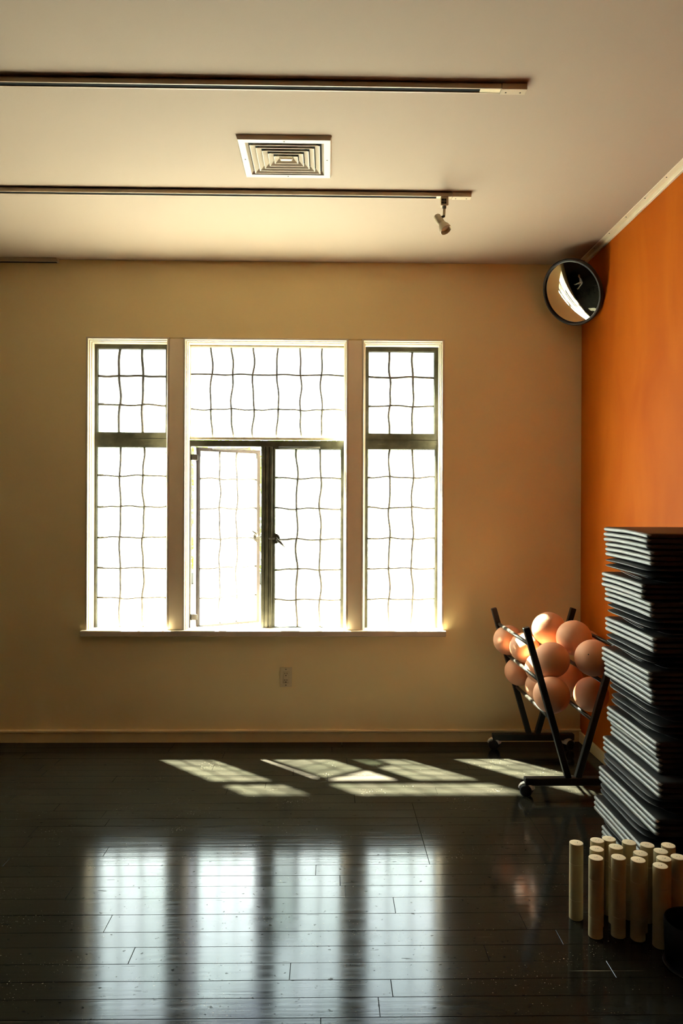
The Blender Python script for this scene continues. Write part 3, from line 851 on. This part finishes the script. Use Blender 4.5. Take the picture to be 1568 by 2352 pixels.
tp = [atZ(a, c, TH) for a, c, _ in TUBES]
for it in range(30):
    for i in range(len(tp)):
        for j in range(i + 1, len(tp)):
            dv = tp[j] - tp[i]; need = 2 * TR + .0006 - dv.length
            if need > 0: tp[i] = tp[i] - dv.normalized() * need * .5; tp[j] = tp[j] + dv.normalized() * need * .5
for k, (p_, inf) in enumerate(zip(tp, TUBES)):
    root = empty('cream_tube', (p_.x, p_.y, 0), (0, 0, R.uniform(-.3, .3))); tag(root, inf[2], 'tube', 'cream tubes on the floor')
    for me in TM: link(me.name.split('.')[0], me, root)
    rr = random.Random(50 + k); mk = B()
    for q in range(2):
        x0 = -.006 + q * .008
        pts = [(x0 + rr.uniform(-.002, .002) + .0012 * s_, -.003 + .002 * s_ + rr.uniform(-.001, .001), TH + .0002) for s_ in range(4)]
        mk.tube(pts, .00035, 4)
    mk.obj('pencil_mark', M['pencil'], root)

# ------------------------------------------------------------------ black round bin at the right edge
bc = atZ(1592, 2218, 0)
root = empty('round_bin', (bc.x, bc.y, 0)); tag(root, 'black round bin cut off by the right edge, in front of the tubes', 'bin')
B().lathe([(0, .006), (.076, .006), (.080, .012), (.084, .130), (.082, .136), (.079, .134), (.076, .016), (0, .014)], 48).obj('bin_body', M['rubber'], root, sharp=.6)
B().lathe([(0, 0), (.084, 0), (.0865, .003), (.085, .007), (.078, .008), (0, .008)], 48).obj('base_ring', M['black'], root, sharp=.6)

# ------------------------------------------------------------------ someone stretching on the floor, seen only in the convex mirror
M['skin'] = paint('warm skin', (0.52, 0.29, 0.19), 0.55, 0.3, var=0.05)
M['shirt'] = paint('grey cotton', (0.30, 0.30, 0.27), 0.85, 0.1, var=0.08)
M['trouser'] = paint('pale cotton', (0.62, 0.59, 0.50), 0.85, 0.1, var=0.1)
M['hair'] = paint('auburn hair', (0.20, 0.075, 0.03), 0.6, 0.3, var=0.2)
def person():
    root = empty('person', (-3.95, 2.85, 0)); tag(root, 'person in a grey top stretching on the floor, reflected in the convex mirror', 'person')
    V, E, Rd = [], [], []
    def chain(start, pts):
        prev = start
        for p_, r in pts:
            V.append(p_); Rd.append(r); i = len(V) - 1
            if prev is not None: E.append((prev, i))
            prev = i
        return prev
    pel = chain(None, [((0, 0, .125), .118)])
    waist = chain(pel, [((0, .02, .27), .108)]); chest = chain(waist, [((0, .06, .46), .120)])
    neckb = chain(chest, [((0, .075, .60), .068)])
    chain(neckb, [((0, .09, .68), .050), ((0, .105, .76), .074), ((0, .105, .84), .082), ((0, .095, .90), .056)])
    for sx in (-1, 1):
        chain(pel, [((sx * .10, .06, .105), .090), ((sx * .24, .26, .085), .072), ((sx * .36, .44, .078), .058), ((sx * .46, .62, .066), .050), ((sx * .56, .82, .050), .036), ((sx * .585, .87, .055), .038), ((sx * .60, .89, .17), .026)])
        wr_ = chain(chest, [((sx * .165, .06, .545), .058), ((sx * .215, .09, .40), .046), ((sx * .225, .12, .27), .040), ((sx * .19, .24, .14), .032), ((sx * .17, .31, .055), .024)])
        palm = chain(wr_, [((sx * .165, .355, .034), .024)])
        for k, ln in enumerate((.052, .060, .055, .042)):
            x0 = sx * (.135 + k * .020)
            chain(palm, [((x0, .39, .030), .0105), ((x0, .39 + ln * .5, .026), .0095), ((x0, .39 + ln, .012), .008)])
        chain(wr_, [((sx * .142, .33, .036), .011), ((sx * .118, .352, .024), .0095), ((sx * .108, .372, .013), .008)])
    me = bpy.data.meshes.new('body'); me.from_pydata(V, E, [])
    tmp = bpy.data.objects.new('body_build', me); C.objects.link(tmp)
    sk = tmp.modifiers.new('skin', 'SKIN'); sk.use_smooth_shade = True
    for i, sv in enumerate(me.skin_vertices[0].data): sv.radius = (Rd[i], Rd[i] * (.74 if i in (1, 2) else 1.0)); sv.use_root = (i == 0)
    sd = tmp.modifiers.new('subdivision', 'SUBSURF'); sd.levels = 2; sd.render_levels = 2
    dg = bpy.context.evaluated_depsgraph_get(); dg.update()
    fin = bpy.data.meshes.new_from_object(tmp.evaluated_get(dg)); fin.name = 'body'
    bpy.data.objects.remove(tmp)
    fin.materials.clear()
    for m in (M['skin'], M['shirt'], M['trouser']): fin.materials.append(m)
    for p_ in fin.polygons:
        c = p_.center; p_.use_smooth = True
        leg = c.z < .19 and (abs(c.x) > .235 or c.y < .22)
        p_.material_index = 0 if (c.z > .615 or math.hypot(abs(c.x) - .59, c.y - .88) < .09) else 2 if leg else 1 if c.z > .30 or abs(c.x) < .13 else 0
    lo = min(v.co.z for v in fin.vertices)
    body = link('body', fin, root, loc=(0, 0, -lo))
    B().lathe([(0, .105), (.045, .098), (.078, .066), (.094, .015), (.092, -.05), (.080, -.11), (.06, -.13), (0, -.10)], 24).obj('hair', M['hair'], body, loc=(0, .072, .855))
    f = B()
    for sx in (-1, 1): f.lathe([(0, .011), (.008, .008), (.011, 0), (0, -.011)], 12, mat=Matrix.Translation((sx * .030, .176, .825)))
    f.obj('eyes', M['slot'], body)
    B().tube([(0, .180, .830), (0, .200, .792), (0, .184, .784)], [.007, .012, .009], 8).obj('nose', M['skin'], body)
    B().tube([(-.022, .172, .758), (0, .182, .756), (.022, .172, .758)], [.004, .007, .004], 8).obj('mouth', M['skin'], body)
    for sx in (-1, 1): B().tube([(sx * .080, .095, .845), (sx * .092, .087, .820), (sx * .080, .095, .792)], [.008, .012, .007], 8).obj('ear', M['skin'], body)
person()
